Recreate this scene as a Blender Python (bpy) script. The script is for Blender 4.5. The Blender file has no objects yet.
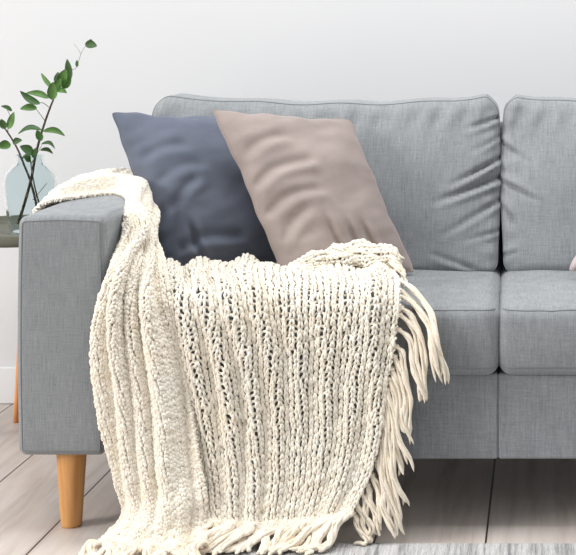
import bpy, math, random
import numpy as np
from mathutils import Vector, noise as mnoise

random.seed(7)
rng = np.random.default_rng(7)
C = bpy.context.scene.collection

# ------------------------------------------------------------------ camera constants
F, CX, HY, CAMH = 1461.0, 512.0, 33.0, 1.03
def at(px, py, d):
    """real-world point for a photograph position at distance d (metres from camera)"""
    return np.array([(px - CX) * d / F, d, CAMH - (py - HY) * d / F])

# ------------------------------------------------------------------ materials
def lin(r, g, b, k=0.80):
    def f(c):
        c /= 255.0
        return c / 12.92 if c <= 0.04045 else ((c + 0.055) / 1.055) ** 2.4
    return (k * f(r), k * f(g), k * f(b), 1.0)

def new_mat(name):
    m = bpy.data.materials.new(name); m.use_nodes = True
    nt = m.node_tree
    return m, nt, nt.nodes['Principled BSDF']

def N(nt, kind, **kw):
    n = nt.nodes.new(kind)
    for k, v in kw.items():
        if k in n.inputs: n.inputs[k].default_value = v
        else: setattr(n, k, v)
    return n

def mapping(nt, scale, rot=(0, 0, 0), coord='Object'):
    tc = nt.nodes.new('ShaderNodeTexCoord'); mp = nt.nodes.new('ShaderNodeMapping')
    mp.inputs['Scale'].default_value = scale; mp.inputs['Rotation'].default_value = rot
    nt.links.new(tc.outputs[coord], mp.inputs['Vector'])
    return mp.outputs['Vector']

def ramp(nt, fac, stops):
    r = nt.nodes.new('ShaderNodeValToRGB')
    e = r.color_ramp.elements
    e[0].position, e[0].color = stops[0]
    e[1].position, e[1].color = stops[-1]
    for p, c in stops[1:-1]:
        x = e.new(p); x.color = c
    nt.links.new(fac, r.inputs['Fac'])
    return r.outputs['Color']

def mix(nt, a, b, fac, mode='MIX'):
    n = nt.nodes.new('ShaderNodeMix'); n.data_type = 'RGBA'; n.blend_type = mode
    for sock, v in ((n.inputs[0], fac), (n.inputs[6], a), (n.inputs[7], b)):
        if hasattr(v, 'is_linked') or hasattr(v, 'links'): nt.links.new(v, sock)
        else: sock.default_value = v
    return n.outputs[2]

def bump(nt, bsdf, height, strength, dist=0.002):
    b = nt.nodes.new('ShaderNodeBump'); b.inputs['Strength'].default_value = strength
    b.inputs['Distance'].default_value = dist
    nt.links.new(height, b.inputs['Height']); nt.links.new(b.outputs['Normal'], bsdf.inputs['Normal'])

def linen(name, dark, light):
    m, nt, b = new_mat(name)
    v1 = N(nt, 'ShaderNodeTexNoise', Scale=1.0, Detail=3.0, Roughness=0.65); nt.links.new(mapping(nt, (420, 24, 24)), v1.inputs['Vector'])
    v2 = N(nt, 'ShaderNodeTexNoise', Scale=1.0, Detail=3.0, Roughness=0.65); nt.links.new(mapping(nt, (26, 26, 420)), v2.inputs['Vector'])
    add = N(nt, 'ShaderNodeMath', operation='MULTIPLY_ADD'); nt.links.new(v1.outputs[0], add.inputs[0]); add.inputs[1].default_value = 0.95
    w2 = N(nt, 'ShaderNodeMath', operation='MULTIPLY'); w2.inputs[1].default_value = .55; nt.links.new(v2.outputs[0], w2.inputs[0]); v3 = N(nt, 'ShaderNodeTexNoise', Scale=330.0, Detail=2.0); nt.links.new(mapping(nt, (1, 1, 1)), v3.inputs['Vector'])
    w3 = N(nt, 'ShaderNodeMath', operation='MULTIPLY_ADD'); w3.inputs[1].default_value = .5; nt.links.new(v3.outputs[0], w3.inputs[0]); nt.links.new(w2.outputs[0], w3.inputs[2]); nt.links.new(w3.outputs[0], add.inputs[2])
    half = N(nt, 'ShaderNodeMath', operation='MULTIPLY'); half.inputs[1].default_value = 0.5; nt.links.new(add.outputs[0], half.inputs[0])
    col = ramp(nt, half.outputs[0], [(0.34, dark), (0.66, light)])
    big = N(nt, 'ShaderNodeTexNoise', Scale=5.0, Detail=2.0); nt.links.new(mapping(nt, (1, 1, 1)), big.inputs['Vector'])
    nt.links.new(mix(nt, col, ramp(nt, big.outputs[0], [(0.3, (.9, .9, .9, 1)), (0.7, (1, 1, 1, 1))]), 0.6, 'MULTIPLY'), b.inputs['Base Color'])
    b.inputs['Roughness'].default_value = 0.9
    b.inputs['Specular IOR Level'].default_value = 0.15
    b.inputs['Sheen Weight'].default_value = 0.15
    bump(nt, b, half.outputs[0], 0.35, 0.0015)
    return m

def velvet(name, col, sheen=0.5, tint=(1, 1, 1, 1)):
    m, nt, b = new_mat(name)
    n1 = N(nt, 'ShaderNodeTexNoise', Scale=9.0, Detail=4.0, Roughness=0.6); nt.links.new(mapping(nt, (1, 1, 1.6)), n1.inputs['Vector'])
    c0 = tuple(x * 0.86 for x in col[:3]) + (1,); c1 = tuple(min(1, x * 1.12) for x in col[:3]) + (1,)
    nt.links.new(ramp(nt, n1.outputs[0], [(0.3, c0), (0.7, c1)]), b.inputs['Base Color'])
    b.inputs['Roughness'].default_value = 0.75
    b.inputs['Specular IOR Level'].default_value = 0.15
    b.inputs['Sheen Weight'].default_value = sheen
    b.inputs['Sheen Roughness'].default_value = 0.35
    b.inputs['Sheen Tint'].default_value = tint
    n2 = N(nt, 'ShaderNodeTexNoise', Scale=900.0, Detail=1.0); nt.links.new(mapping(nt, (1, 1, 1)), n2.inputs['Vector'])
    bump(nt, b, n2.outputs[0], 0.15, 0.0006)
    return m

def yarn(name, dark, light):
    m, nt, b = new_mat(name)
    n1 = N(nt, 'ShaderNodeTexNoise', Scale=380.0, Detail=3.0, Roughness=0.7); nt.links.new(mapping(nt, (1, 1, 1)), n1.inputs['Vector'])
    n2 = N(nt, 'ShaderNodeTexNoise', Scale=14.0, Detail=2.0); nt.links.new(mapping(nt, (1, 1, 1)), n2.inputs['Vector'])
    c = ramp(nt, n1.outputs[0], [(0.3, dark), (0.65, light)])
    nt.links.new(mix(nt, c, ramp(nt, n2.outputs[0], [(0.3, (1, .96, .89, 1)), (0.7, (1, 1, 1, 1))]), 0.7, 'MULTIPLY'), b.inputs['Base Color'])
    b.inputs['Roughness'].default_value = 0.95
    b.inputs['Specular IOR Level'].default_value = 0.1
    b.inputs['Sheen Weight'].default_value = 0.35
    b.inputs['Sheen Roughness'].default_value = 0.5
    b.inputs['Sheen Tint'].default_value = (1, .97, .92, 1)
    bump(nt, b, n1.outputs[0], 0.7, 0.002)
    return m

def plain(name, col, rough=0.6, spec=0.3, var=0.06, scale=8):
    m, nt, b = new_mat(name)
    n1 = N(nt, 'ShaderNodeTexNoise', Scale=float(scale), Detail=3.0); nt.links.new(mapping(nt, (1, 1, 1)), n1.inputs['Vector'])
    c0 = tuple(x * (1 - var) for x in col[:3]) + (1,); c1 = tuple(min(1, x * (1 + var)) for x in col[:3]) + (1,)
    nt.links.new(ramp(nt, n1.outputs[0], [(0.3, c0), (0.7, c1)]), b.inputs['Base Color'])
    b.inputs['Roughness'].default_value = rough
    b.inputs['Specular IOR Level'].default_value = spec
    return m

def wood(name, dark, light, stretch=(60, 60, 3), rough=0.45):
    m, nt, b = new_mat(name)
    n1 = N(nt, 'ShaderNodeTexNoise', Scale=1.0, Detail=5.0, Roughness=0.6, Distortion=0.4); nt.links.new(mapping(nt, stretch), n1.inputs['Vector'])
    nt.links.new(ramp(nt, n1.outputs[0], [(0.3, dark), (0.7, light)]), b.inputs['Base Color'])
    b.inputs['Roughness'].default_value = rough
    return m

def floor_mat():
    m, nt, b = new_mat('oak laminate boards')
    vec = mapping(nt, (1, 1, 1), (0, 0, math.radians(90 + 1.2)))
    br = N(nt, 'ShaderNodeTexBrick', Scale=1.0)
    br.offset = 0.03; br.offset_frequency = 2; br.squash = 1.0
    br.inputs['Brick Width'].default_value = 3.0; br.inputs['Row Height'].default_value = 0.226
    br.inputs['Mortar Size'].default_value = 0.0022; br.inputs['Mortar Smooth'].default_value = 0.1; br.inputs['Bias'].default_value = 0.0
    br.inputs['Color1'].default_value = (0, 0, 0, 1); br.inputs['Color2'].default_value = (1, 1, 1, 1); br.inputs['Mortar'].default_value = (.5, .5, .5, 1)
    sh = nt.nodes.new('ShaderNodeVectorMath'); sh.operation = 'ADD'; sh.inputs[1].default_value = (1.25, 0.115, 0)
    nt.links.new(vec, sh.inputs[0]); nt.links.new(sh.outputs[0], br.inputs['Vector'])
    g = N(nt, 'ShaderNodeTexNoise', Scale=1.0, Detail=6.0, Roughness=0.62, Distortion=0.6)
    g.noise_dimensions = '4D'; nt.links.new(br.outputs['Color'], g.inputs['W'])
    mp = nt.nodes.new('ShaderNodeMapping'); mp.inputs['Scale'].default_value = (2.2, 26, 1); nt.links.new(sh.outputs[0], mp.inputs['Vector']); nt.links.new(mp.outputs[0], g.inputs['Vector'])
    c = ramp(nt, g.outputs[0], [(0.28, lin(190, 176, 168, .9)), (0.5, lin(214, 203, 195, .9)), (0.72, lin(228, 220, 214, .9))])
    tone = ramp(nt, br.outputs['Color'], [(0.0, (.88, .88, .88, 1)), (1.0, (1.06, 1.05, 1.04, 1))])
    c = mix(nt, c, tone, 1.0, 'MULTIPLY')
    kn = N(nt, 'ShaderNodeTexNoise', Scale=1.0, Detail=1.0); nt.links.new(mapping(nt, (9, 3.5, 1)), kn.inputs['Vector'])
    c = mix(nt, c, ramp(nt, kn.outputs[0], [(0.66, (1, 1, 1, 1)), (0.76, (.72, .66, .62, 1))]), 0.9, 'MULTIPLY')
    nt.links.new(mix(nt, c, lin(74, 62, 56), br.outputs['Fac']), b.inputs['Base Color'])
    b.inputs['Roughness'].default_value = 0.42; b.inputs['Specular IOR Level'].default_value = 0.35
    return m

def rug_mat():
    m, nt, b = new_mat('woven striped rug')
    n1 = N(nt, 'ShaderNodeTexNoise', Scale=1.0, Detail=4.0, Roughness=0.8); nt.links.new(mapping(nt, (70, 3, 1)), n1.inputs['Vector'])
    n2 = N(nt, 'ShaderNodeTexNoise', Scale=1.0, Detail=3.0, Roughness=0.7); nt.links.new(mapping(nt, (320, 60, 1)), n2.inputs['Vector'])
    c = ramp(nt, n1.outputs[0], [(0.36, lin(158, 158, 159)), (0.48, lin(214, 213, 212)), (0.6, lin(240, 239, 237))])
    nt.links.new(mix(nt, c, ramp(nt, n2.outputs[0], [(0.3, (.72, .72, .73, 1)), (0.7, (1, 1, 1, 1))]), 0.8, 'MULTIPLY'), b.inputs['Base Color'])
    b.inputs['Roughness'].default_value = 0.95; b.inputs['Specular IOR Level'].default_value = 0.1
    bump(nt, b, n2.outputs[0], 0.8, 0.004)
    return m

def glass_mat():
    m, nt, b = new_mat('aqua glass')
    b.inputs['Base Color'].default_value = (.82, .885, .895, 1)
    b.inputs['Roughness'].default_value = 0.08; b.inputs['IOR'].default_value = 1.06
    b.inputs['Transmission Weight'].default_value = 1.0
    v = N(nt, 'ShaderNodeTexVoronoi', Scale=70.0); nt.links.new(mapping(nt, (1, 1, .7)), v.inputs['Vector'])
    bump(nt, b, v.outputs['Distance'], 0.08, 0.002)
    return m

M = dict(
    linen=linen('heather grey linen', lin(130, 134, 137, .80), lin(171, 175, 178, .80)),
    piping=plain('grey piping', lin(136, 139, 142), 0.9, 0.1),
    blue=velvet('blue grey velvet', lin(108, 114, 129), 0.4, (.75, .82, 1, 1)),
    pink=velvet('dusty pink velvet', lin(169, 156, 151), 0.25, (1, .95, .93, 1)),
    mauve=velvet('pale mauve velvet', lin(200, 186, 186), 0.3),
    yarn=yarn('cream wool yarn', lin(244, 235, 218, .92), lin(255, 251, 243, .92)),
    fringe=yarn('cream wool fringe', lin(236, 223, 203, .95), lin(253, 245, 231, .95)),
    oak=wood('honey oak', lin(190, 132, 72, 1), lin(220, 166, 104, 1)),
    orange_oak=wood('warm oak', lin(214, 138, 78, 1), lin(236, 166, 104, 1)),
    table=plain('olive grey lacquer', lin(112, 112, 100), 0.5),
    wall=plain('white wall paint', lin(236, 237, 239, .83), 0.9, 0.1, 0.006, 2),
    base=plain('white gloss paint', lin(238, 239, 240, .9), 0.5, 0.3, 0.01),
    floor=floor_mat(), rug=rug_mat(), glass=glass_mat(),
    leaf=plain('green leaf', lin(92, 134, 66), 0.45, 0.4, 0.3, 30),
    leafdark=plain('deep green leaf', lin(70, 106, 56), 0.45, 0.4, 0.3, 30),
    stem=plain('brown bark', lin(92, 82, 66), 0.8, 0.2, 0.25, 60),
    twig=plain('glare-washed twig', lin(150, 146, 138), 0.8, 0.2, 0.2, 60),  # paler than the bark, bright glare washing out the twig put into its colour
)

# ------------------------------------------------------------------ object helpers
def link(name, me, mat, parent=None, smooth=True):
    o = bpy.data.objects.new(name, me); C.objects.link(o)
    if mat: me.materials.append(mat)
    if smooth: me.polygons.foreach_set('use_smooth', np.ones(len(me.polygons), bool))
    if parent: o.parent = parent; o.matrix_parent_inverse = parent.matrix_world.inverted()
    return o

def mesh(name, verts, faces):
    me = bpy.data.meshes.new(name)
    me.from_pydata([tuple(map(float, v)) for v in verts], [], faces); me.update()
    return me

def quads_mesh(name, V, Q):
    """fast path: V (n,3), Q (m,4)"""
    me = bpy.data.meshes.new(name)
    V = np.asarray(V, np.float32); Q = np.asarray(Q, np.int32)
    me.vertices.add(len(V)); me.vertices.foreach_set('co', V.ravel())
    me.loops.add(Q.size); me.loops.foreach_set('vertex_index', Q.ravel())
    me.polygons.add(len(Q)); me.polygons.foreach_set('loop_start', np.arange(0, Q.size, 4, dtype=np.int32))
    me.polygons.foreach_set('loop_total', np.full(len(Q), 4, np.int32))
    me.update(calc_edges=True); me.validate()
    return me

def thing(name, label, cat, loc, group=None):
    o = bpy.data.objects.new(name, None); C.objects.link(o)
    o.location = loc; o.empty_display_size = 0.05
    o['label'] = label; o['category'] = cat
    if group: o['group'] = group
    bpy.context.view_layer.update()
    return o

def rbox_lists(a, b, r, n):
    e = [r * (1 - math.tan(math.radians(45 - 45 * k / 4))) for k in range(4)]
    inner = np.linspace(a + r, b - r, n + 1)
    return np.array([a + x for x in e] + list(inner) + [b - x for x in reversed(e)])

def rbox(box, r, n, deform=None):
    x0, x1, y0, y1, z0, z1 = box
    L = [rbox_lists(x0, x1, r, n[0]), rbox_lists(y0, y1, r, n[1]), rbox_lists(z0, z1, r, n[2])]
    idx, V, Fq = {}, [], []
    def vid(p):
        k = (round(p[0], 6), round(p[1], 6), round(p[2], 6))
        if k not in idx: idx[k] = len(V); V.append(p)
        return idx[k]
    for ax in range(3):
        b, c = (ax + 1) % 3, (ax + 2) % 3
        for side in (0, 1):
            f = L[ax][0] if side == 0 else L[ax][-1]
            g = [[None] * len(L[c]) for _ in L[b]]
            for i, s in enumerate(L[b]):
                for j, t in enumerate(L[c]):
                    p = [0, 0, 0]; p[ax] = f; p[b] = s; p[c] = t
                    g[i][j] = vid(tuple(p))
            for i in range(len(L[b]) - 1):
                for j in range(len(L[c]) - 1):
                    q = (g[i][j], g[i + 1][j], g[i + 1][j + 1], g[i][j + 1])
                    Fq.append(q if side else q[::-1])
    P = np.array(V)
    lo = np.array([x0 + r, y0 + r, z0 + r]); hi = np.array([x1 - r, y1 - r, z1 - r])
    Qp = np.clip(P, lo, hi); D = P - Qp
    P = Qp + r * D / np.maximum(np.linalg.norm(D, axis=1, keepdims=True), 1e-9)
    if deform: P = deform(P)
    return P, Fq

def front_loop(box, r, deform=None, k=0.72, per=60):
    """seam line running round the front (-y) face of a rounded box"""
    x0, x1, y0, y1, z0, z1 = box
    s = math.sqrt(1 - k * k)
    cs = [(x1 - r, z1 - r, 0), (x0 + r, z1 - r, 90), (x0 + r, z0 + r, 180), (x1 - r, z0 + r, 270)]
    pts = []
    for i, (cx, cz, a0) in enumerate(cs):
        for q in range(9):
            a = math.radians(a0 + 90 * q / 8)
            pts.append((cx + r * s * math.cos(a), y0 + r - r * k, cz + r * s * math.sin(a)))
        nx = cs[(i + 1) % 4]; a = math.radians(a0 + 90)
        e0 = np.array(pts[-1]); e1 = np.array((nx[0] + r * s * math.cos(a), y0 + r - r * k, nx[1] + r * s * math.sin(a)))
        for t in np.linspace(0, 1, per + 1)[1:-1]: pts.append(tuple(e0 + (e1 - e0) * t))
    P = np.array(pts)
    return deform(P) if deform else P

def tube(P, rad, sides=6, closed=False, caps=True, ref=None):
    P = np.asarray(P, float); n = len(P)
    rad = np.full(n, rad) if np.isscalar(rad) else np.asarray(rad)
    T = (np.roll(P, -1, 0) - np.roll(P, 1, 0)) if closed else np.gradient(P, axis=0)
    T /= np.maximum(np.linalg.norm(T, axis=1, keepdims=True), 1e-9)
    if ref is None:
        a = np.array([0, 1, 0.0]) if abs(T[:, 1].mean()) < .8 else np.array([1.0, 0, 0])
        nrm = np.zeros((n, 3)); cur = a
        for i in range(n):
            cur = cur - T[i] * cur.dot(T[i]); cur = cur / max(np.linalg.norm(cur), 1e-9); nrm[i] = cur
    else:
        nrm = ref - T * (ref * T).sum(1, keepdims=True); nrm /= np.maximum(np.linalg.norm(nrm, axis=1, keepdims=True), 1e-9)
    B = np.cross(T, nrm)
    ang = np.arange(sides) * 2 * math.pi / sides
    V = P[:, None] + rad[:, None, None] * (nrm[:, None] * np.cos(ang)[None, :, None] + B[:, None] * np.sin(ang)[None, :, None])
    V = V.reshape(-1, 3)
    i = np.arange(n if closed else n - 1)[:, None]; j = np.arange(sides)[None]
    i2 = (i + 1) % n; j2 = (j + 1) % sides
    Q = np.stack(np.broadcast_arrays(i * sides + j, i * sides + j2, i2 * sides + j2, i2 * sides + j), -1).reshape(-1, 4)
    return V, Q

def join(parts):
    Vs, Qs, o = [], [], 0
    for V, Q in parts:
        Vs.append(V); Qs.append(np.asarray(Q) + o); o += len(V)
    return np.concatenate(Vs), np.concatenate(Qs)

def catmull(P, t):
    """P (n,...) control points, t (m,) in 0..n-1"""
    P = np.asarray(P, float); n = len(P)
    t = np.clip(np.asarray(t, float), 0, n - 1 - 1e-9)
    i = np.floor(t).astype(int); f = (t - i).reshape((-1,) + (1,) * (P.ndim - 1))
    g = lambda k: P[np.clip(k, 0, n - 1)]
    p0, p1, p2, p3 = g(i - 1), g(i), g(i + 1), g(i + 2)
    p0 = np.where((i == 0).reshape(f.shape), 2 * p1 - p2, p0); p3 = np.where((i + 2 > n - 1).reshape(f.shape), 2 * p2 - p1, p3)
    return 0.5 * (2 * p1 + (p2 - p0) * f + (2 * p0 - 5 * p1 + 4 * p2 - p3) * f ** 2 + (3 * p1 - p0 - 3 * p2 + p3) * f ** 3)

def smooth_path(pts, m):
    return catmull(np.array(pts), np.linspace(0, len(pts) - 1, m))

def lathe(prof, seg, cx, cy, z0):
    V, Q = [], []
    n = len(prof)
    for r, z in prof:
        for k in range(seg):
            a = 2 * math.pi * k / seg
            V.append((cx + r * math.cos(a), cy + r * math.sin(a), z0 + z))
    for i in range(n - 1):
        for k in range(seg):
            k2 = (k + 1) % seg
            Q.append((i * seg + k, i * seg + k2, (i + 1) * seg + k2, (i + 1) * seg + k))
    return np.array(V), Q

def sstep(a, b, x):
    t = np.clip((x - a) / (b - a), 0, 1); return t * t * (3 - 2 * t)

def vnoise(P, s, seed=0.0):
    return np.array([mnoise.noise(Vector((p[0] * s + seed, p[1] * s - seed, p[2] * s + 2 * seed))) for p in P])

def crease_field(X, Z, lines):
    """sum of soft creases; each (x0,z0,x1,z1,depth,width)"""
    h = np.zeros_like(X)
    for x0, z0, x1, z1, dep, w in lines:
        dx, dz = x1 - x0, z1 - z0; L = math.hypot(dx, dz); ux, uz = dx / L, dz / L
        s = (X - x0) * ux + (Z - z0) * uz; n = -(X - x0) * uz + (Z - z0) * ux
        env = np.exp(-((np.clip(-s, 0, None)) / .012) ** 2) * np.clip(1 - np.clip(s, 0, None) / L, 0, 1) ** .7
        h += dep * env * (np.exp(-(n / w) ** 2) - 0.6 * np.exp(-((n - 1.7 * w) / w) ** 2))
    return h

# ------------------------------------------------------------------ setting
def struct(name, verts, faces, mat):
    o = link(name, mesh(name, verts, faces), mat, smooth=False); o['kind'] = 'structure'; return o

WALL = 4.07
def box_vf(x0, x1, y0, y1, z0, z1):
    v = [(x, y, z) for x in (x0, x1) for y in (y0, y1) for z in (z0, z1)]
    f = [(0, 1, 3, 2), (4, 6, 7, 5), (0, 4, 5, 1), (2, 3, 7, 6), (0, 2, 6, 4), (1, 5, 7, 3)]
    return v, f
struct('floor', *box_vf(-5, 5, -3, WALL + .1, -.05, 0), M['floor'])
struct('wall_back', *box_vf(-5, 5, WALL, WALL + .1, 0, 3.2), M['wall'])
P_, F_ = rbox((-5, 5, WALL - .016, WALL - .0005, .0005, .102), .004, (2, 1, 1))
o = link('baseboard_back', mesh('baseboard_back', P_, F_), M['base']); o['kind'] = 'structure'

# ------------------------------------------------------------------ sofa
AXI, AXO = -.836, -1.016          # left arm inner / outer
BXI, BXO = .782, .956             # right arm
GAP = -.027
sofa = thing('sofa', 'grey linen two-cushion sofa with straight arms and tapered oak legs against the white wall', 'sofa', (GAP, 3.45, 0))

def part(name, P, Fc, mat, parent, label=None):
    o = link(name, mesh(name, P, Fc), mat, parent)
    if label: o['label'] = label
    return o
def tpart(name, V, Q, mat, parent, label=None):
    o = link(name, quads_mesh(name, V, Q), mat, parent)
    if label: o['label'] = label
    return o

for x0, x1 in ((AXO, AXI), (BXI, BXO)):
    def arm_def(P, x0=x0, x1=x1):
        P = P.copy()
        cx = (x0 + x1) / 2
        P[:, 0] += 0.004 * np.sign(P[:, 0] - cx) * np.clip(np.abs(P[:, 0] - cx) / .087, 0, 1) * np.sin(np.clip((P[:, 2] - .163) / .49, 0, 1) * math.pi)
        P[:, 2] += np.where(P[:, 2] > .5, .004 * np.cos((P[:, 0] - cx) / .087 * 1.5), 0)
        return P
    bx = (x0, x1, 3.0, 3.93, .160, .652)
    a = part('arm', *rbox(bx, .017, (10, 30, 16), arm_def), M['linen'], sofa)
    tpart('piping', *tube(front_loop(bx, .017, arm_def, .93), .0014, 6, True), M['piping'], a)

for x0, x1 in ((AXI + .001, GAP - .0015), (GAP - .0005 - .001, BXI - .001)):
    part('base_frame', *rbox((x0, x1, 3.022, 3.86, .148, .326), .006, (20, 12, 6)), M['linen'], sofa)

SH = .38
def shear(P):
    P[:, 1] += np.clip(P[:, 2] - .475, -.3, 1) * SH
    return P
part('backrest_frame', *rbox((AXI + .001, BXI - .001, 3.632, 3.70, .33, .80), .02, (20, 3, 10), lambda P: shear(P.copy())), M['linen'], sofa)

# seat cushions
def seat_def(x0, x1, seed):
    cx, hw = (x0 + x1) / 2, (x1 - x0) / 2
    def f(P):
        P = P.copy()
        u = np.clip((P[:, 0] - cx) / hw, -1, 1); v = np.clip((P[:, 1] - 3.3) / .3, -1, 1)
        top = sstep(.40, .463, P[:, 2])
        P[:, 2] += top * (.006 * (1 - u ** 4) * (1 - v ** 4) - .002)
        fr = sstep(3.05, 3.0, P[:, 1]); w = np.clip((P[:, 2] - .325) / .15, 0, 1)
        P[:, 1] -= fr * (.012 * np.sin(w * math.pi) * (1 - u ** 6))
        sd = np.abs(u) ** 6
        P[:, 0] += np.sign(u) * sd * .006 * np.sin(w * math.pi)
        nz = vnoise(P, 9, seed) * .0035 + vnoise(P, 26, seed + 3) * .0014
        P[:, 2] += top * nz
        P[:, 1] += fr * nz * .8
        pk = np.sin(P[:, 0] * 140 + 3 * vnoise(P, 12, seed + 9)) * .0012
        P[:, 1] += fr * pk * np.exp(-((P[:, 2] - .455) / .014) ** 2)
        return P
    return f
for k, (x0, x1) in enumerate(((AXI + .002, GAP - .003), (GAP + .003, BXI - .002))):
    bx = (x0, x1, 3.0, 3.62, .323, .468)
    d = seat_def(x0, x1, 5.3 + 11 * k)
    c = part('seat_cushion', *rbox(bx, .024, (60, 40, 14), d), M['linen'], sofa)
    def seam(zf, bx=bx, d=d):
        r = .024; dz = max(0, zf - (bx[5] - r), (bx[4] + r) - zf); re = math.sqrt(r * r - dz * dz); xs = np.linspace(bx[0] + r, bx[1] - r, 90)
        pts = [(bx[0] + r - re * math.sin(a), bx[2] + r - re * math.cos(a), zf) for a in np.radians(np.linspace(80, 5, 8))]
        pts += [(x, bx[2] + r - re, zf) for x in xs]
        pts += [(bx[1] - r + re * math.sin(a), bx[2] + r - re * math.cos(a), zf) for a in np.radians(np.linspace(5, 80, 8))]
        return d(np.array(pts))
    for zf in (.461, .343):
        tpart('piping', *tube(seam(zf), .0015, 6), M['piping'], c)

# back cushions
def back_def(x0, x1, lines, seed, ear_l, ear_r):
    cx, hw = (x0 + x1) / 2, (x1 - x0) / 2
    def f(P):
        P = P.copy()
        u = np.clip((P[:, 0] - cx) / hw, -1, 1); w = np.clip((P[:, 2] - .475) / .395, 0, 1)
        fr = sstep(3.55, 3.455, P[:, 1])
        X, Z = P[:, 0].copy(), P[:, 2].copy()
        P[:, 1] -= fr * .035 * (1 - u ** 4) * np.sin(np.clip(w * .9 + .08, 0, 1) * math.pi)
        P[:, 1] += fr * crease_field(X, Z, lines)
        P[:, 1] += fr * (vnoise(P, 6, seed) * .011 + vnoise(P * np.array([1, 1, .6]), 15, seed + 5) * .005)
        # puckers under the top seam
        pk = np.sin(X * 95 + 4 * vnoise(P, 7, seed + 2)) * .007 * (0.4 + 0.6 * np.abs(vnoise(P, 5, seed + 8)) * 2)
        P[:, 1] += fr * pk * np.exp(-((w - .90) / .07) ** 2)
        pk2 = np.sin(Z * 120 + 4 * vnoise(P, 9, seed + 4)) * .0022
        P[:, 1] += fr * pk2 * (np.exp(-((u - .95) / .05) ** 2) + np.exp(-((u + .95) / .05) ** 2))
        # sag of the top edge, ears at the ends
        tp = sstep(.5, 1, w)
        P[:, 2] += tp * (-.015 + .022 * np.abs(u) ** 2.5 + .0025 * np.sin(X * 31 + seed)) 
        qw = np.clip((w - .84) / .16, 0, 1); qu = np.clip((np.abs(u) - .86) / .14, 0, 1)
        P[:, 0] -= np.sign(u) * .016 * qw ** 3 * qu; P[:, 2] -= .014 * qu ** 3 * qw
        P[:, 0] -= ear_l * sstep(.68, .76, Z) * sstep(-.6, -1, u)
        P[:, 0] += ear_r * sstep(.68, .76, Z) * sstep(.6, 1, u)
        P[:, 0] += np.sign(u) * -.004 * np.abs(u) ** 6 * np.cos(w * 2 * math.pi)
        return shear(P)
    return f
CK = 1.55
def c2(px0, py0, px1, py1, dep, wd):
    a, b = at(px0, py0, 3.55), at(px1, py1, 3.57); return (a[0], a[2], b[0], b[2], dep * CK, wd)
linesL = [c2(497, 160, 448, 184, .013, .006), c2(497, 178, 432, 200, .013, .007), c2(496, 122, 462, 128, .010, .006),
          c2(497, 228, 462, 236, .006, .005), c2(470, 260, 430, 245, .005, .006), c2(497, 140, 470, 152, .006, .005),
          c2(497, 200, 440, 232, .008, .007)]
linesR = [c2(503, 180, 540, 198, .008, .006), c2(503, 145, 530, 160, .006, .005), c2(504, 205, 525, 235, .006, .006), c2(503, 250, 520, 243, .006, .005)]
for k, (x0, x1, ln, el, er) in enumerate(((AXI + .004, GAP - .002, linesL, .058, 0), (GAP + .002, BXI - .004, linesR, 0, .058))):
    bx = (x0, x1, 3.445, 3.622, .460, .872)
    d = back_def(x0, x1, ln, 2.1 + 7.7 * k, el, er)
    c = part('back_cushion', *rbox(bx, .028, (90, 8, 60), d), M['linen'], sofa)
    tpart('piping', *tube(front_loop(bx, .028, d, .42, 80), .0018, 6, True), M['piping'], c)

def leg_geom(cx, cy):
    return lathe([(0, 0), (.018, 0), (.0205, .002), (.0215, .006), (.031, .155), (.031, .168), (0, .168)], 32, cx, cy, 0)
for lx in (-.921, .867):
    for ly in (3.055, 3.80):
        tpart('leg', *leg_geom(lx, ly), M['oak'], sofa)

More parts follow.
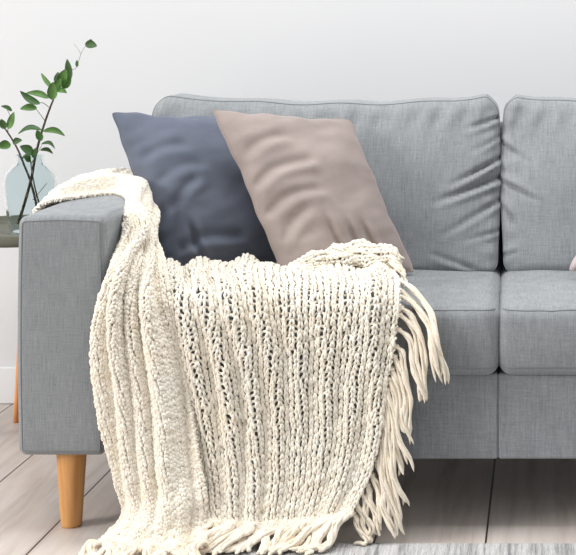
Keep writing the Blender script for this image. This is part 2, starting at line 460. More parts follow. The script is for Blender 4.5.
# ------------------------------------------------------------------ scatter cushions
def pillow(name, label, corners, T, mat, seed, creases=(), group=None, base=None):
    """corners: TL, TR, BR, BL"""
    TL, TR, BR, BL = [np.array(c) for c in corners]
    n = 72
    g = np.linspace(0, 1, n + 1); g = .5 - .5 * np.cos(g * math.pi) * (1 - .25 * np.sin(g * math.pi) ** 2); 
    U, Vv = np.meshgrid(g, g, indexing='ij')
    pu = U + 0; pv = Vv + 0
    a, b = 2 * U - 1, 2 * Vv - 1
    pull = .035
    cn = .022 * np.abs(a * b) ** 14
    wob = .006 * np.sin(b * 7 + seed) + .004 * np.sin(b * 17 + 2 * seed); wob2 = .006 * np.sin(a * 6 + 2 * seed) + .004 * np.sin(a * 15 + seed)
    uu = .5 + .5 * a * (1 - pull * (1 - b ** 2) * np.abs(a) ** 3 - cn) + wob * np.abs(a) ** 5 * (1 - b ** 8)
    vv = .5 + .5 * b * (1 - pull * (1 - a ** 2) * np.abs(b) ** 3 - cn) + wob2 * np.abs(b) ** 5 * (1 - a ** 8)
    S = ((1 - uu) * (1 - vv))[..., None] * TL + (uu * (1 - vv))[..., None] * TR + (uu * vv)[..., None] * BR + ((1 - uu) * vv)[..., None] * BL
    nrm = np.cross(BL - TL + BR - TR, TR - TL + BR - BL); nrm /= np.linalg.norm(nrm)
    if nrm[1] > 0: nrm = -nrm
    h = T * (np.clip(1 - np.abs(a) ** 2.4, 0, 1) * np.clip(1 - np.abs(b) ** 2.4, 0, 1)) ** .55
    flat = S.reshape(-1, 3)
    nz = np.array([mnoise.noise(Vector((p[0] * 7 + seed, p[1] * 7, p[2] * 12))) for p in flat]).reshape(h.shape)
    nz2 = np.array([mnoise.noise(Vector((p[0] * 16 + p[2] * 14 + seed, p[1] * 5, p[2] * 34 - p[0] * 10))) for p in flat]).reshape(h.shape)
    edge = np.clip(h / T, 0, 1)
    rim = np.clip(1 - np.maximum(np.abs(a), np.abs(b)), 0, 1)
    wr = .009 * nz * np.minimum(1, edge * 1.6) + .0065 * nz2 * np.minimum(1, edge * 2) * (0.5 + 0.9 * np.exp(-rim / .25))
    cr = np.zeros_like(h)
    for u0, v0, u1, v1, dep, wd in creases:
        dx, dy = u1 - u0, v1 - v0; L = math.hypot(dx, dy); ux, uy = dx / L, dy / L
        s = (U - u0) * ux + (Vv - v0) * uy; t = -(U - u0) * uy + (Vv - v0) * ux
        env = np.exp(-(np.clip(-s, 0, None) / .06) ** 2) * np.exp(-(np.clip(s - L, 0, None) / .06) ** 2)
        t2 = t + .02 * np.sin(s * 9)
        cr -= 1.5 * dep * env * (np.exp(-(t2 / wd) ** 2) - .7 * np.exp(-((t2 - 1.8 * wd) / wd) ** 2))
    front = S + nrm * (h + wr + cr * np.minimum(1, edge * 2))[..., None]
    back = S - nrm * (h * .8)[..., None]
    V = np.concatenate([front.reshape(-1, 3), back.reshape(-1, 3)])
    m = (n + 1) ** 2; Q = []
    for i in range(n):
        for j in range(n):
            q = [i * (n + 1) + j, (i + 1) * (n + 1) + j, (i + 1) * (n + 1) + j + 1, i * (n + 1) + j + 1]
            Q.append(q[::-1]); Q.append([k + m for k in q])
    # border strip welding by merging border verts
    remap = np.arange(2 * m)
    for i in range(n + 1):
        for j in range(n + 1):
            if i in (0, n) or j in (0, n): remap[m + i * (n + 1) + j] = i * (n + 1) + j
    Q = remap[np.array(Q)]
    used = np.unique(Q); inv = np.full(2 * m, -1); inv[used] = np.arange(len(used))
    V = V[used]; Q = inv[Q]
    t = thing(name, label, 'cushion', tuple((BL + BR) / 2), group)
    tpart('cover', V, Q, mat, t)
    lp = np.concatenate([S[:, 0], S[-1, 1:], S[-2::-1, -1], S[0, -2:0:-1]])
    tpart('seam', *tube(lp, .0022, 5, True), mat, t)
    return t

pillow('throw_pillow', 'blue-grey velvet square cushion leaning on the arm end behind the pink one',
       [at(111, 112, 3.49), at(246, 117, 3.57), at(292, 270, 3.43), at(166, 272, 3.37)], .062, M['blue'], 1.3,
       [(.22, .62, .42, .50, .006, .03), (.15, .30, .40, .26, .004, .03), (.18, .88, .62, .80, .008, .035), (.2, .45, .5, .38, .004, .03), (.30, .97, .30, .80, .006, .03)])
pillow('throw_pillow', 'dusty pink velvet square cushion leaning in front of the blue-grey one',
       [at(212, 109, 3.41), at(351, 120, 3.50), at(415, 273, 3.36), at(281, 272, 3.24)], .062, M['pink'], 9.1,
       [(.06, .50, .45, .36, .007, .03), (.08, .66, .42, .55, .006, .03), (.12, .80, .30, .70, .005, .03), (.5, .95, .46, .78, .006, .03), (.75, .95, .72, .80, .006, .025), (.1, .30, .35, .22, .005, .03), (.62, .93, .60, .80, .005, .025)])
pillow('throw_pillow', 'pale mauve cushion on the right sofa seat, only its corner showing at the edge',
       [at(640, 138, 3.44), at(772, 140, 3.50), at(700, 272, 3.36), at(568, 271, 3.30)], .06, M['mauve'], 4.4)

# ------------------------------------------------------------------ knitted throw
throw = thing('knitted_throw', 'chunky cream knitted throw with fringe draped over sofa arm and seat to the floor', 'blanket', tuple(at(250, 520, 2.93) * np.array([1, 1, 0])))

def W(*p): return np.array(p, float)
def Arow_x(x, ds, zs): return [W(x if np.isscalar(x) else x[i], d, z) for i, (d, z) in enumerate(zip(ds, zs))]
A_rows = [
    Arow_x(-1.040, (3.20, 3.26, 3.32, 3.40, 3.48), (.50, .50, .50, .50, .50)),
    Arow_x(-1.040, (3.19, 3.25, 3.32, 3.40, 3.48), (.60, .60, .60, .60, .60)),
    Arow_x((-1.028, -1.032, -1.032, -1.032, -1.032), (3.18, 3.25, 3.32, 3.40, 3.48), (.651, .660, .668, .672, .664)),
    Arow_x(-.985, (3.29, 3.34, 3.39, 3.46, 3.53), (.657, .678, .690, .690, .664)),
    Arow_x(-.925, (3.37, 3.41, 3.46, 3.51, 3.57), (.657, .680, .692, .692, .664)),
    Arow_x(-.868, (3.29, 3.35, 3.40, 3.45, 3.50), (.656, .676, .684, .682, .655)),
    Arow_x((-.824, -.828, -.832, -.836, -.838), (3.13, 3.18, 3.25, 3.31, 3.39), (.638, .654, .662, .658, .625)),
    [at(122, 236, 3.06), at(130, 238, 3.08), at(138, 238, 3.12), at(146, 238, 3.18), at(153, 234, 3.26)],
    [at(108, 270, 2.982), at(120, 268, 2.985), at(134, 268, 3.0), at(148, 266, 3.04), at(162, 262, 3.1)],
    [at(97, 305, 2.965), at(113, 301, 2.95), at(130, 298, 2.955), at(150, 295, 2.96), at(170, 290, 2.98)],
    [at(93, 345, 2.955), at(112, 345, 2.935), at(133, 345, 2.935), at(156, 342, 2.94), at(180, 340, 2.95)],
    [at(99, 400, 2.945), at(120, 400, 2.925), at(142, 400, 2.925), at(166, 400, 2.93), at(191, 398, 2.94)],
    [at(109, 450, 2.940), at(128, 450, 2.92), at(150, 450, 2.915), at(175, 450, 2.92), at(199, 448, 2.93)],
    [at(118, 494, 2.93), at(137, 496, 2.908), at(158, 497, 2.90), at(182, 496, 2.90), at(204, 490, 2.92)],
    [at(119, 518, 2.92), at(137, 521, 2.895), at(158, 523, 2.885), at(182, 521, 2.89), at(205, 514, 2.91)],
    [at(104, 538, 2.895), at(127, 540, 2.872), at(154, 541, 2.862), at(182, 539, 2.868), at(206, 533, 2.89)],
    [at(86, 549, 2.870), at(116, 554, 2.845), at(150, 556, 2.835), at(184, 555, 2.838), at(207, 547, 2.865)],
]
def row(ys, xs, ds):
    if np.isscalar(ds): ds = [ds] * len(xs)
    if np.isscalar(ys): ys = [ys] * len(xs)
    return [at(x, y, d) for x, y, d in zip(xs, ys, ds)]
B_rows = [
    row((277, 276, 274, 276, 272, 273), (168, 210, 252, 296, 345, 388), (3.36, 3.36, 3.37, 3.37, 3.37, 3.37)),
    row((268, 268, 264, 270, 268, 269), (167, 206, 250, 292, 346, 390), (3.29, 3.30, 3.30, 3.30, 3.30, 3.30)),
    row((273, 271, 268, 271, 270, 271), (167, 205, 248, 294, 346, 394), (3.21, 3.22, 3.22, 3.22, 3.22, 3.23)),
    row((279, 277, 275, 276, 277, 274), (167, 205, 249, 296, 346, 397), (3.13, 3.13, 3.13, 3.13, 3.13, 3.14)),
    row((288, 287, 284, 284, 283, 281), (168, 206, 250, 297, 347, 400), (3.05, 3.05, 3.05, 3.05, 3.05, 3.05)),
    row((304, 302, 300, 300, 299, 298), (171, 210, 255, 301, 350, 401), 2.978),
    row((340, 340, 340, 340, 338, 336), (176, 219, 264, 308, 352, 397), 2.960),
    row((390, 390, 390, 389, 388, 386), (184, 226, 268, 310, 350, 388), 2.955),
    row((440, 440, 440, 438, 436, 434), (192, 230, 268, 306, 344, 381), 2.948),
    row((480, 481, 481, 479, 477, 473), (199, 233, 268, 304, 340, 371), 2.938),
    row((510, 513, 514, 512, 509, 504), (203, 234, 267, 300, 331, 357), 2.928),
    row((527, 530, 531, 528, 524, 516), (206, 234, 266, 298, 328, 351), 2.915),
]

class Sheet:
    """smooth cloth surface through a control grid, with folds along its length"""
    def __init__(s, rows, fold, nu=160, nv=700, even=.95):
        G = np.array(rows)                                   # (R, K, 3)
        D = catmull(G, np.linspace(0, len(G) - 1, nv))       # along the length
        D = catmull(D.transpose(1, 0, 2), np.linspace(0, G.shape[1] - 1, nu)).transpose(1, 0, 2)
        L = np.linalg.norm(np.diff(D, axis=0), axis=2).mean(1); cum = np.concatenate([[0], np.cumsum(L)])
        s.length = cum[-1]
        vi = np.interp(np.linspace(0, cum[-1], nv), cum, np.arange(nv))
        lo = np.floor(vi).astype(int).clip(0, nv - 2); f = (vi - lo)[:, None, None]
        D = D[lo] * (1 - f) + D[lo + 1] * f
        s.nu, s.nv = nu, nv
        v, u = np.meshgrid(np.linspace(0, 1, nv), np.linspace(0, 1, nu), indexing='ij')
        Nn = s.normals(D)
        D = D + Nn * fold(u, v)[..., None]
        D[..., 2] = np.maximum(D[..., 2], .017)
        W_ = np.linalg.norm(np.diff(D, axis=1), axis=2)
        W_ = W_ * even + (1 - even) * W_.mean(1, keepdims=True)
        for r_ in range(nv):
            cw = np.concatenate([[0], np.cumsum(W_[r_])]); x = np.interp(np.linspace(0, cw[-1], nu), cw, np.arange(nu))
            D[r_] = np.stack([np.interp(x, np.arange(nu), D[r_, :, c]) for c in range(3)], 1)
        s.P = D; s.N = s.normals(D)
    def normals(s, D):
        n = np.cross(np.gradient(D, axis=0), np.gradient(D, axis=1))
        n /= np.maximum(np.linalg.norm(n, axis=2, keepdims=True), 1e-9)
        return n
    def sample(s, u, v):
        x = np.clip(u, 0, 1) * (s.nu - 1); y = np.clip(v, 0, 1) * (s.nv - 1)
        i = np.floor(x).astype(int).clip(0, s.nu - 2); j = np.floor(y).astype(int).clip(0, s.nv - 2)
        fx = (x - i)[:, None]; fy = (y - j)[:, None]
        r = []
        for A in (s.P, s.N):
            r.append(A[j, i] * (1 - fx) * (1 - fy) + A[j, i + 1] * fx * (1 - fy) + A[j + 1, i] * (1 - fx) * fy + A[j + 1, i + 1] * fx * fy)
        return r

def gauss(u, c, w): return np.exp(-((u - c) / w) ** 2)

def fold_A(u, v):
    w = .05 * np.sin(v * 9) + .03 * np.sin(v * 21 + 1)
    amp = .026 + .008 * np.sin(v * 5 + 1)
    amp = amp * (1 - .65 * sstep(.80, .97, v)) * sstep(.36, .5, v) * (.25 + .75 * sstep(0, .12, u))
    ridge = (.5 + .5 * np.cos((u + w) * 2 * math.pi * 4.0 + .5 + 1.1 * np.sin(v * 6) + 1.3 * np.sin(u * 7 + v * 3 + 1))) * (.72 + .28 * np.sin(u * 11 + v * 8))
    h = amp * (1.6 * ridge - .6) + .005 * np.sin(u * 31 + v * 17) * sstep(.3, .5, v)
    # hollow between the two lobes where the throw drops off the arm
    h += .036 * (-gauss(u, .60, .10) + .4 * gauss(u, .38, .09) + .4 * gauss(u, .82, .08)) * gauss(v, .455, .055)
    h += .007 * np.cos(2 * math.pi * u * 2.2 + 1 + 3 * v) * sstep(.08, .18, v) * sstep(.31, .22, v) * sstep(1, .8, u)
    h += .006 * sstep(.88, .94, v) * np.sin(v * 70 + u * 5 + 2) * sstep(1.0, .97, v)
    return h
def fold_B(u, v):
    sh = u + .04 * np.sin(v * 6)
    k = (.45 + .55 * sstep(.05, .3, v)) * (1 - .5 * sstep(.6, 1, v))
    h = (.017 * gauss(sh, .06, .045) + .020 * gauss(sh, .18, .042) + .018 * gauss(sh, .295, .040) + .015 * gauss(sh, .41, .04)
         + .010 * gauss(sh, .53, .045) + .007 * gauss(sh, .66, .05) + .006 * gauss(sh, .79, .05) + .010 * gauss(sh, .93 + .04 * np.sin(v * 8), .035))
    h = 1.2 * h * k + .002 * np.sin(u * 40 + v * 8)
    h += .011 * np.sin(u * 30 + 2 + 3 * u * u) * sstep(.22, .05, v)
    return h
SA, SB = Sheet(A_rows, fold_A), Sheet(B_rows, fold_B)
# turned-back, bunched-up end lying on the seat against the pink cushion
C_rows = []
for px, py, rr, d in ((288, 270, 3, 3.25), (304, 267, 6, 3.255), (322, 262, 9.5, 3.26), (343, 258.5, 11.5, 3.265), (362, 259, 11, 3.27), (379, 259, 11.5, 3.265), (391, 262, 10, 3.26), (398, 266, 7, 3.25)):
    c = at(px, py, d); r_ = rr * d / F
    C_rows.append([c + np.array([0, -1.35 * r_ * math.cos(math.radians(a)), r_ * math.sin(math.radians(a))]) for a in (-35, 10, 50, 90, 130, 170, 215)])
def fold_C(u, v):
    return (.007 * np.sin(u * 15 + v * 9) * sstep(0, .2, v) + .006 * np.sin(v * 26 + u * 7) * sstep(.15, .4, v) - .014 * gauss(u, .33 - .12 * v, .06) * sstep(.2, .5, v))
SC = Sheet(C_rows, fold_C)

def knit(sheet, wales, rad, pitch_ratio=.78, seg=12, sides=6, seed=1, zamp=.0032, pinch=.08):
    width = np.linalg.norm(np.diff(sheet.P, axis=1), axis=2).sum(1).mean()
    wp = width / wales
    rows = int(sheet.length / (wp * pitch_ratio))
    r = np.random.default_rng(seed)
    parts = []
    t = np.arange(wales * seg + 1) / seg
    for k in range(rows):
        ph = 2 * math.pi * t
        x = t + .17 * np.sin(2 * ph) + pinch * np.sin(ph)
        y = -.56 * np.cos(ph) / pitch_ratio + .27 * np.sin(math.pi * t)          # in course units, loops reach into the next course
        z = -zamp * np.cos(2 * ph) - .0012 * np.cos(ph)
        jit = r.normal(0, 1, (wales + 2, 3)); ji = np.floor(t).astype(int)
        fr = (t - ji)[:, None]; jj = jit[ji] * (1 - fr) + jit[ji + 1] * fr
        u = (x + .13 * jj[:, 0]) / wales
        v = (k + .5 + y + .13 * jj[:, 1]) / rows
        P, Nn = sheet.sample(u, v)
        P = P + Nn * (z + .0010 * jj[:, 2] + .0022)[:, None]
        rr = rad * (1 + .10 * jj[:, 2] * .7)
        parts.append(tube(P, np.clip(rr, rad * .7, rad * 1.35), sides, ref=Nn))
    return join(parts), rows, wp

(VA, QA), ra, wa = knit(SA, 32, .0032, .95, seed=3, zamp=.0026, pinch=.07)
(VB, QB), rb, wb = knit(SB, 35, .0029, .82, seed=5, zamp=.0026, pinch=.10)
print('throw knit', ra, wa, SA.length, rb, wb, SB.length)
(VC, QC), rc, wc = knit(SC, 11, .0034, .9, seed=8, zamp=.0026, pinch=.07)
tpart('knitted_panel', *join([(VA, QA), (VB, QB), (VC, QC)]), M['yarn'], throw)

def tassel(path, n=5, spread=.0042, rad=.0021, seed=0, fray=.006, zmin=None):
    r = np.random.default_rng(seed)
    m = 26
    base = smooth_path(path, m); s = np.linspace(0, 1, m)
    base[:, 0] += .004 * np.sin(s * r.uniform(7, 12) + r.uniform(0, 6)) * np.minimum(1, 3 * s)
    parts = []
    ph0 = r.uniform(0, 6.28)
    for k in range(n):
        ph = ph0 + k * 2 * math.pi / n + s * r.uniform(5, 9)
        rr = spread * (.55 + .45 * np.minimum(1, s * 4)) + fray * np.clip(s - .8, 0, 1) * 3 * r.uniform(.2, 1)
        off = np.stack([np.cos(ph) * rr, np.sin(ph) * rr * .8, np.zeros(m)], 1)
        tail = np.outer(np.clip(s - .75, 0, 1) ** 1.5, r.normal(0, .03, 3))
        P = base + off + tail
        cut = m - r.integers(0, 3)
        P = P[:cut]
        if zmin is not None: P[:, 2] = np.maximum(P[:, 2], zmin + rad)
        R = rad * (1 + .25 * np.sin(s[:cut] * 30 + k)) * np.where(s[:cut] > .96, .75, 1)
        R[-1] = R[0] = .0002
        parts.append(tube(P, R, 5))
    # knot where it joins the knit
    kp = base[:3].mean(0); a = np.linspace(0, 2 * math.pi, 9)[:-1]
    ring = kp + np.stack([np.cos(a) * .0055, np.sin(a) * .0055, .002 * np.sin(a)], 1)
    parts.append(tube(ring, .0026, 6, True))
    return join(parts)

def tp(pts, d0, d1):
    n = len(pts); return [at(x, y, d0 + (d1 - d0) * min(1, k / max(1, min(3, n - 1)))) for k, (x, y) in enumerate(pts)]
right = [
    (((397, 279), (412, 288), (427, 309), (437, 336), (441, 359), (442, 386)), 3.05, 2.955),
    (((399, 289), (415, 303), (428, 327), (434, 352), (437, 386)), 3.03, 2.957),
    (((399, 296), (412, 302), (425, 322), (433, 345), (441, 374)), 3.01, 2.95),
    (((398, 306), (413, 318), (422, 340), (423, 372), (427, 404)), 2.99, 2.955),
    (((397, 312), (410, 325), (418, 350), (420, 376), (417, 400)), 2.985, 2.955),
    (((396, 328), (409, 340), (415, 364), (418, 388), (425, 405)), 2.975, 2.952),
    (((394, 345), (403, 356), (407, 385), (408, 412), (412, 444)), 2.97, 2.945),
    (((393, 354), (400, 368), (403, 396), (404, 420), (408, 441)), 2.965, 2.945),
    (((391, 366), (396, 382), (398, 412), (400, 440), (409, 471)), 2.962, 2.94),
    (((389, 376), (393, 392), (395, 430), (398, 455), (403, 478)), 2.96, 2.938),
    (((387, 386), (391, 405), (393, 443), (396, 481), (405, 507)), 2.958, 2.93),
    (((385, 396), (388, 420), (387, 468), (394, 510), (400, 536)), 2.957, 2.925),
    (((383, 408), (386, 430), (390, 470), (399, 505), (403, 528)), 2.955, 2.925),
    (((382, 422), (384, 445), (384, 475), (389, 508), (394, 530)), 2.953, 2.925),
    (((381, 436), (382, 455), (383, 480), (388, 505), (391, 525)), 2.95, 2.925),
    (((377, 458), (380, 470), (383, 492), (386, 512), (393, 537)), 2.947, 2.92),
    (((371, 473), (375, 484), (379, 505), (380, 524), (377, 535)), 2.943, 2.92),
    (((366, 482), (370, 494), (373, 510), (375, 525), (372, 535)), 2.94, 2.92),
    (((360, 490), (365, 502), (368, 516), (370, 530), (366, 540)), 2.937, 2.915),
    (((355, 500), (360, 512), (364, 526), (368, 538), (372, 545)), 2.933, 2.91),
    (((352, 510), (357, 522), (362, 533), (366, 542), (360, 547)), 2.93, 2.905),
]
for k, (pts, d0, d1) in enumerate(right):
    tpart('fringe_tassel', *tassel(tp(pts, d0, d1), 4, .0042, .0034, 100 + k, zmin=.012), M['fringe'], throw)
for k, (pts, d0, d1) in enumerate([
    (((388, 250), (394, 254), (399, 262), (402, 272)), 3.25, 3.22), (((390, 256), (396, 261), (400, 268), (401, 277)), 3.23, 3.19),
    (((380, 249), (388, 248), (395, 253), (398, 262)), 3.26, 3.24), (((391, 262), (397, 267), (402, 276), (405, 286)), 3.21, 3.15)]):
    tpart('fringe_tassel', *tassel(tp(pts, d0, d1), 4, .0042, .0034, 300 + k), M['fringe'], throw)
# fringe along the hem, lying on rug and floor
def hem(sheet, us, seed, dirx, n=5):
    r = np.random.default_rng(seed)
    for k, u in enumerate(us):
        P, Nn = sheet.sample(np.array([u, u]), np.array([.995, .985])); p = P[0]
        dx = dirx + r.normal(0, .018); L = r.uniform(.045, .075)
        pts = [P[1] + np.array([0, -.004, .004]), p + np.array([0, -.008, .004]),
               np.array([p[0] + dx * .35, p[1] - L * .35, max(.03, p[2] * .75) + r.uniform(0, .01)]),
               np.array([p[0] + dx * .75 + r.normal(0, .008), p[1] - L * .7, .020 + r.uniform(0, .008)]),
               np.array([p[0] + dx * 1.1 + r.normal(0, .012), p[1] - L, .016])]
        tpart('fringe_tassel', *tassel(pts, n, .0062, .0042, seed * 50 + k, .008, zmin=.011), M['fringe'], throw)
hem(SB, np.linspace(.0, .98, 34), 3, -.06)
hem(SA, np.linspace(.10, .98, 19), 4, -.015)

# ------------------------------------------------------------------ rug
P_, F_ = rbox((-.56, 1.35, 1.75, 2.922, .0005, .0105), .004, (200, 60, 1))
rg = link('rug', mesh('rug', P_, F_), M['rug'])
rg['label'] = 'light grey and white striped woven rug on the wood floor in front of the sofa'; rg['category'] = 'rug'

# ------------------------------------------------------------------ side table
TX, TY, TZ = -1.25, 3.75, .52
tab = thing('side_table', 'round olive-grey tray side table with oak legs behind the sofa arm', 'side table', (TX, TY, 0))
R = .212
tpart('tray_top', *lathe([(0, TZ - .012), (R - .012, TZ - .012), (R, TZ - .010), (R + .002, TZ), (R + .002, TZ + .016), (R, TZ + .019), (R - .008, TZ + .019), (R - .010, TZ + .016), (R - .011, TZ + .002), (R - .016, TZ), (0, TZ)], 96, TX, TY, 0), M['table'], tab)
for a in (118, 195, 300):
    ca, sa = math.cos(math.radians(a)), math.sin(math.radians(a))
    top = np.array([TX + (.035 if a == 118 else .085) * ca, TY + .085 * sa, TZ - .012]); bot = np.array([TX + .13 * ca, TY + .13 * sa, 0])
    tt = np.linspace(0, 1, 8)
    V, Q = tube(top + (bot - top) * tt[:, None], .013 - .0045 * tt, 20)
    V[:, 2] = np.maximum(V[:, 2], 0)
    n = len(V); s = 20
    V = np.concatenate([V, [bot]]); capf = [[n - s + j, n - s + (j + 1) % s, n, n] for j in range(s)]
    me = mesh('leg', V, [tuple(q) for q in Q] + [tuple(c[:3]) for c in capf])
    link('leg', me, M['orange_oak'], tab)

# ------------------------------------------------------------------ vase with branches
VX, VY = (30 - CX) * 3.72 / F, 3.72
vprof = [(0, .006), (.040, .006), (.047, .012), (.0535, .05), (.0595, .09), (.0622, .126), (.0575, .150), (.043, .168), (.0325, .178), (.0295, .188), (.0315, .199),
         (.0335, .2005), (.0345, .199), (.0325, .188), (.0355, .179), (.046, .170), (.0605, .152), (.0655, .126), (.0628, .09), (.0568, .05), (.050, .008), (.046, .0008), (0, .0008)]
prof = smooth_path([(r, z, 0) for r, z in vprof], 110)[:, :2]; prof[:, 0] = np.maximum(prof[:, 0], 0)
vs = thing('glass_vase', 'pale aqua bubbled glass vase holding green branches on the side table', 'vase', (VX, VY, TZ))
V, Q = lathe(prof, 64, VX, VY, TZ)
tpart('body', V, Q, M['glass'], vs)

def stem_part(name, pts, r0, r1, mat, parent, m=50):
    P = smooth_path(pts, m)
    return tpart(name, *tube(P, np.linspace(r0, r1, m), 8), mat, parent)

def leaf_geom(b, t, w, arch=.15, roll=0.0, fold=.25):
    b, t = np.array(b), np.array(t); ax = t - b; L = np.linalg.norm(ax); ax /= L
    view = np.array([.25 * math.sin(roll * 3), -1, .35]); view /= np.linalg.norm(view)
    side = np.cross(ax, view); side /= np.linalg.norm(side); up = np.cross(side, ax)
    cr, sr = math.cos(roll), math.sin(roll)
    side, up = side * cr + up * sr, up * cr - side * sr
    bow = np.array([0, 0, 1.0]) - ax * ax[2]
    n, m = 14, 5
    V = []
    for i in range(n + 1):
        s = i / n
        wd = w * .5 * (math.sin(math.pi * min(1, s ** .8)) ** .75 if 0 < s < 1 else 0) + .0003
        c = b + ax * L * s + bow * L * arch * math.sin(math.pi * s)
        for j in range(m):
            q = j / (m - 1) * 2 - 1
            V.append(c + side * wd * q + up * wd * fold * (abs(q) - .5))
    Q = [(i * m + j, i * m + j + 1, (i + 1) * m + j + 1, (i + 1) * m + j) for i in range(n) for j in range(m - 1)]
    V = np.array(V); Q = np.array(Q)
    # a little thickness
    k = len(V); Vb = V - up * .0006
    edge = []
    ring = [i * m for i in range(n + 1)] + [n * m + j for j in range(1, m)] + [i * m + m - 1 for i in range(n - 1, -1, -1)] + [j for j in range(m - 2, 0, -1)]
    for a, c in zip(ring, ring[1:] + ring[:1]): edge.append((c, a, a + k, c + k))
    return np.concatenate([V, Vb]), np.concatenate([Q, (Q + k)[:, ::-1], np.array(edge)])

D = 3.72
def mk(label, stems, leaves):
    b0 = stems[0][1][0]
    root = thing('leafy_branch', label, 'branch', tuple(at(b0[0], b0[1], D + b0[2])))
    for nm, pts, r0, r1, mt in stems:
        stem_part(nm, [at(x, y, D + dd) for x, y, dd in pts], r0, r1, M[mt], root)
    for bx, by, tx, ty, w, arch, dd, dk in leaves:
        tpart('leaf', *leaf_geom(at(bx, by, D + dd * .5), at(tx, ty, D + dd), w * D / F, arch, random.uniform(-.45, .45)), M['leafdark' if dk else 'leaf'], root)
    return root
mk('tall leafy green branch in the vase rising highest above the sofa arm',
   [('stem', [(18, 224, -.01), (24, 205, -.005), (31, 180, 0), (35, 158, 0), (40, 138, 0), (45, 122, .01), (50, 108, .01), (54, 98, .01), (59, 86, .01), (65, 77, .01), (70, 66, .01)], .0042, .0014, 'stem'),
    ('twig', [(70, 70, .01), (76, 68, .012), (79, 60, .015), (81, 54, .015), (85, 47, .015), (90, 44, .015)], .0007, .0005, 'twig'),
    ('twig', [(81, 54, .015), (78, 49, .015), (74, 44, .015)], .0006, .0004, 'twig'),
    ('twig', [(50, 108, .01), (43, 103, 0), (36, 103, -.01)], .0009, .0007, 'stem'),
    ('twig', [(45, 121, .01), (40, 114, 0), (36, 109, -.01)], .0009, .0007, 'stem')],
   [(49, 98, 26, 93, 6.5, .10, -.02, 0), (40, 104, 20, 91, 7, -.08, -.03, 1), (37, 108, 20, 109, 7, .08, -.03, 0),
    (42, 130, 18, 134, 6.5, .20, -.03, 1), (43, 131, 65, 136, 6, .16, .03, 0), (41, 141, 37, 130, 7, .05, -.03, 0),
    (52, 100, 53, 82, 10, .04, -.035, 0), (55, 92, 61, 78, 9, .05, -.03, 0), (60, 86, 66, 69, 10, .05, -.03, 0),
    (70, 80, 67, 59, 7, .02, .0, 1), (52, 88, 41, 73, 4.5, -.04, .02, 0), (62, 88, 71, 76, 9, -.05, -.02, 0),
    (57, 91, 67, 93, 5, .18, .0, 0), (57, 84, 58, 72, 7, .02, .02, 1), (77, 67, 77, 60, 3, .0, 0, 1),
    (85, 44, 97, 46, 8, .06, -.01, 1), (90, 45, 91, 39, 5, .0, .0, 0)])
mk('lower leafy branch in the vase leaning left out of the frame',
   [('stem', [(38, 212, .012), (35, 198, .012), (30, 180, .014), (25, 167, .015), (18, 150, .01), (10, 136, .01), (3, 126, .01), (-4, 116, .01), (-9, 104, .01)], .0036, .0013, 'stem'),
    ('twig', [(33, 200, -.015), (38, 194, -.015), (47, 183, -.01)], .0012, .0006, 'stem'),
    ('twig', [(8, 134, .01), (8, 124, .01), (10, 116, .01), (6, 108, .01)], .0010, .0006, 'stem')],
   [(8, 129, 14, 112, 8, -.05, -.02, 0), (12, 111, 1, 106, 4, .12, -.01, 1), (5, 129, 1, 119, 7, .0, -.02, 1),
    (11, 145, -3, 147, 9, .10, -.03, 0), (13, 144, 22, 140, 6, .15, -.02, 1), (-2, 120, -14, 112, 8, .1, -.02, 0), (-8, 108, -2, 92, 8, .1, -.02, 0)])
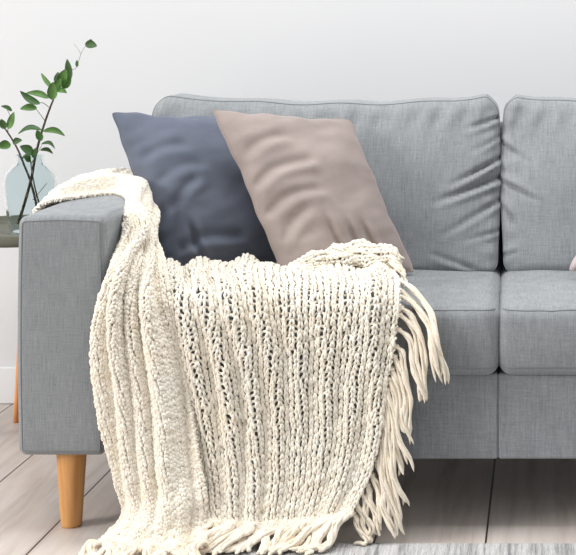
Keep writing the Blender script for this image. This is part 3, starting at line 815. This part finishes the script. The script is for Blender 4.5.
mk('short dark leafy sprig at the mouth of the vase',
   [('stem', [(43, 214, -.012), (37, 196, -.015), (33, 178, -.015), (31, 164, -.014), (30, 155, -.016)], .0024, .0012, 'stem'),
    ('twig', [(31, 164, -.014), (38, 152, -.01), (42, 145, -.01)], .0009, .0006, 'stem')],
   [(33, 154, 20, 146, 9, .08, -.03, 1), (31, 157, 22, 158, 6, .1, -.03, 1), (33, 158, 36, 148, 6, .0, -.03, 1),
    (41, 144, 55, 149, 4, .3, .02, 1), (40, 150, 53, 154, 4, .22, .02, 1), (30, 162, 25, 155, 5, .0, -.03, 0)])

# ------------------------------------------------------------------ light
w = bpy.data.worlds.new('room light'); bpy.context.scene.world = w; w.use_nodes = True
wn = w.node_tree; bg = wn.nodes['Background']
tcw = wn.nodes.new('ShaderNodeTexCoord'); sep = wn.nodes.new('ShaderNodeSeparateXYZ'); wn.links.new(tcw.outputs['Generated'], sep.inputs[0])
wn.links.new(ramp(wn, sep.outputs['Z'], [(0.0, (.22, .22, .225, 1)), (0.25, (.44, .445, .45, 1)), (0.8, (.66, .665, .67, 1))]), bg.inputs['Color'])
bg.inputs['Strength'].default_value = .96

def area(name, loc, target, sx, sy, energy, col=(1, 1, 1)):
    l = bpy.data.lights.new(name, 'AREA'); l.shape = 'RECTANGLE'; l.size = sx; l.size_y = sy; l.energy = energy; l.color = col
    o = bpy.data.objects.new(name, l); C.objects.link(o); o.location = loc
    o.rotation_euler = (Vector(target) - Vector(loc)).to_track_quat('-Z', 'Y').to_euler()
    return o
area('window_daylight', (-8.8, -1.2, 3.5), (-.3, 3.3, .4), 3.6, 3.0, 585, (1, .985, .96))
area('overhead_fill', (.2, 2.8, 3.7), (.2, 3.15, .3), 3.6, 1.2, 86)  # added overhead fill with no visible source, brightens seat tops over fronts

# ------------------------------------------------------------------ camera
cam = bpy.data.cameras.new('camera'); co = bpy.data.objects.new('camera', cam); C.objects.link(co)
co.location = (0, 0, CAMH); co.rotation_euler = (math.radians(90), 0, 0)
cam.sensor_fit = 'HORIZONTAL'; cam.sensor_width = 36.0; cam.lens = 36.0 * F / 576
cam.shift_x = (288 - CX) / 576; cam.shift_y = -(277.5 - HY) / 576
cam.clip_start = .05
sc = bpy.context.scene
sc.camera = co
sc.view_settings.view_transform = 'Standard'; sc.view_settings.look = 'None'
sc.view_settings.exposure = 0.31; sc.view_settings.gamma = 1.0; sc.view_settings.use_curve_mapping = False
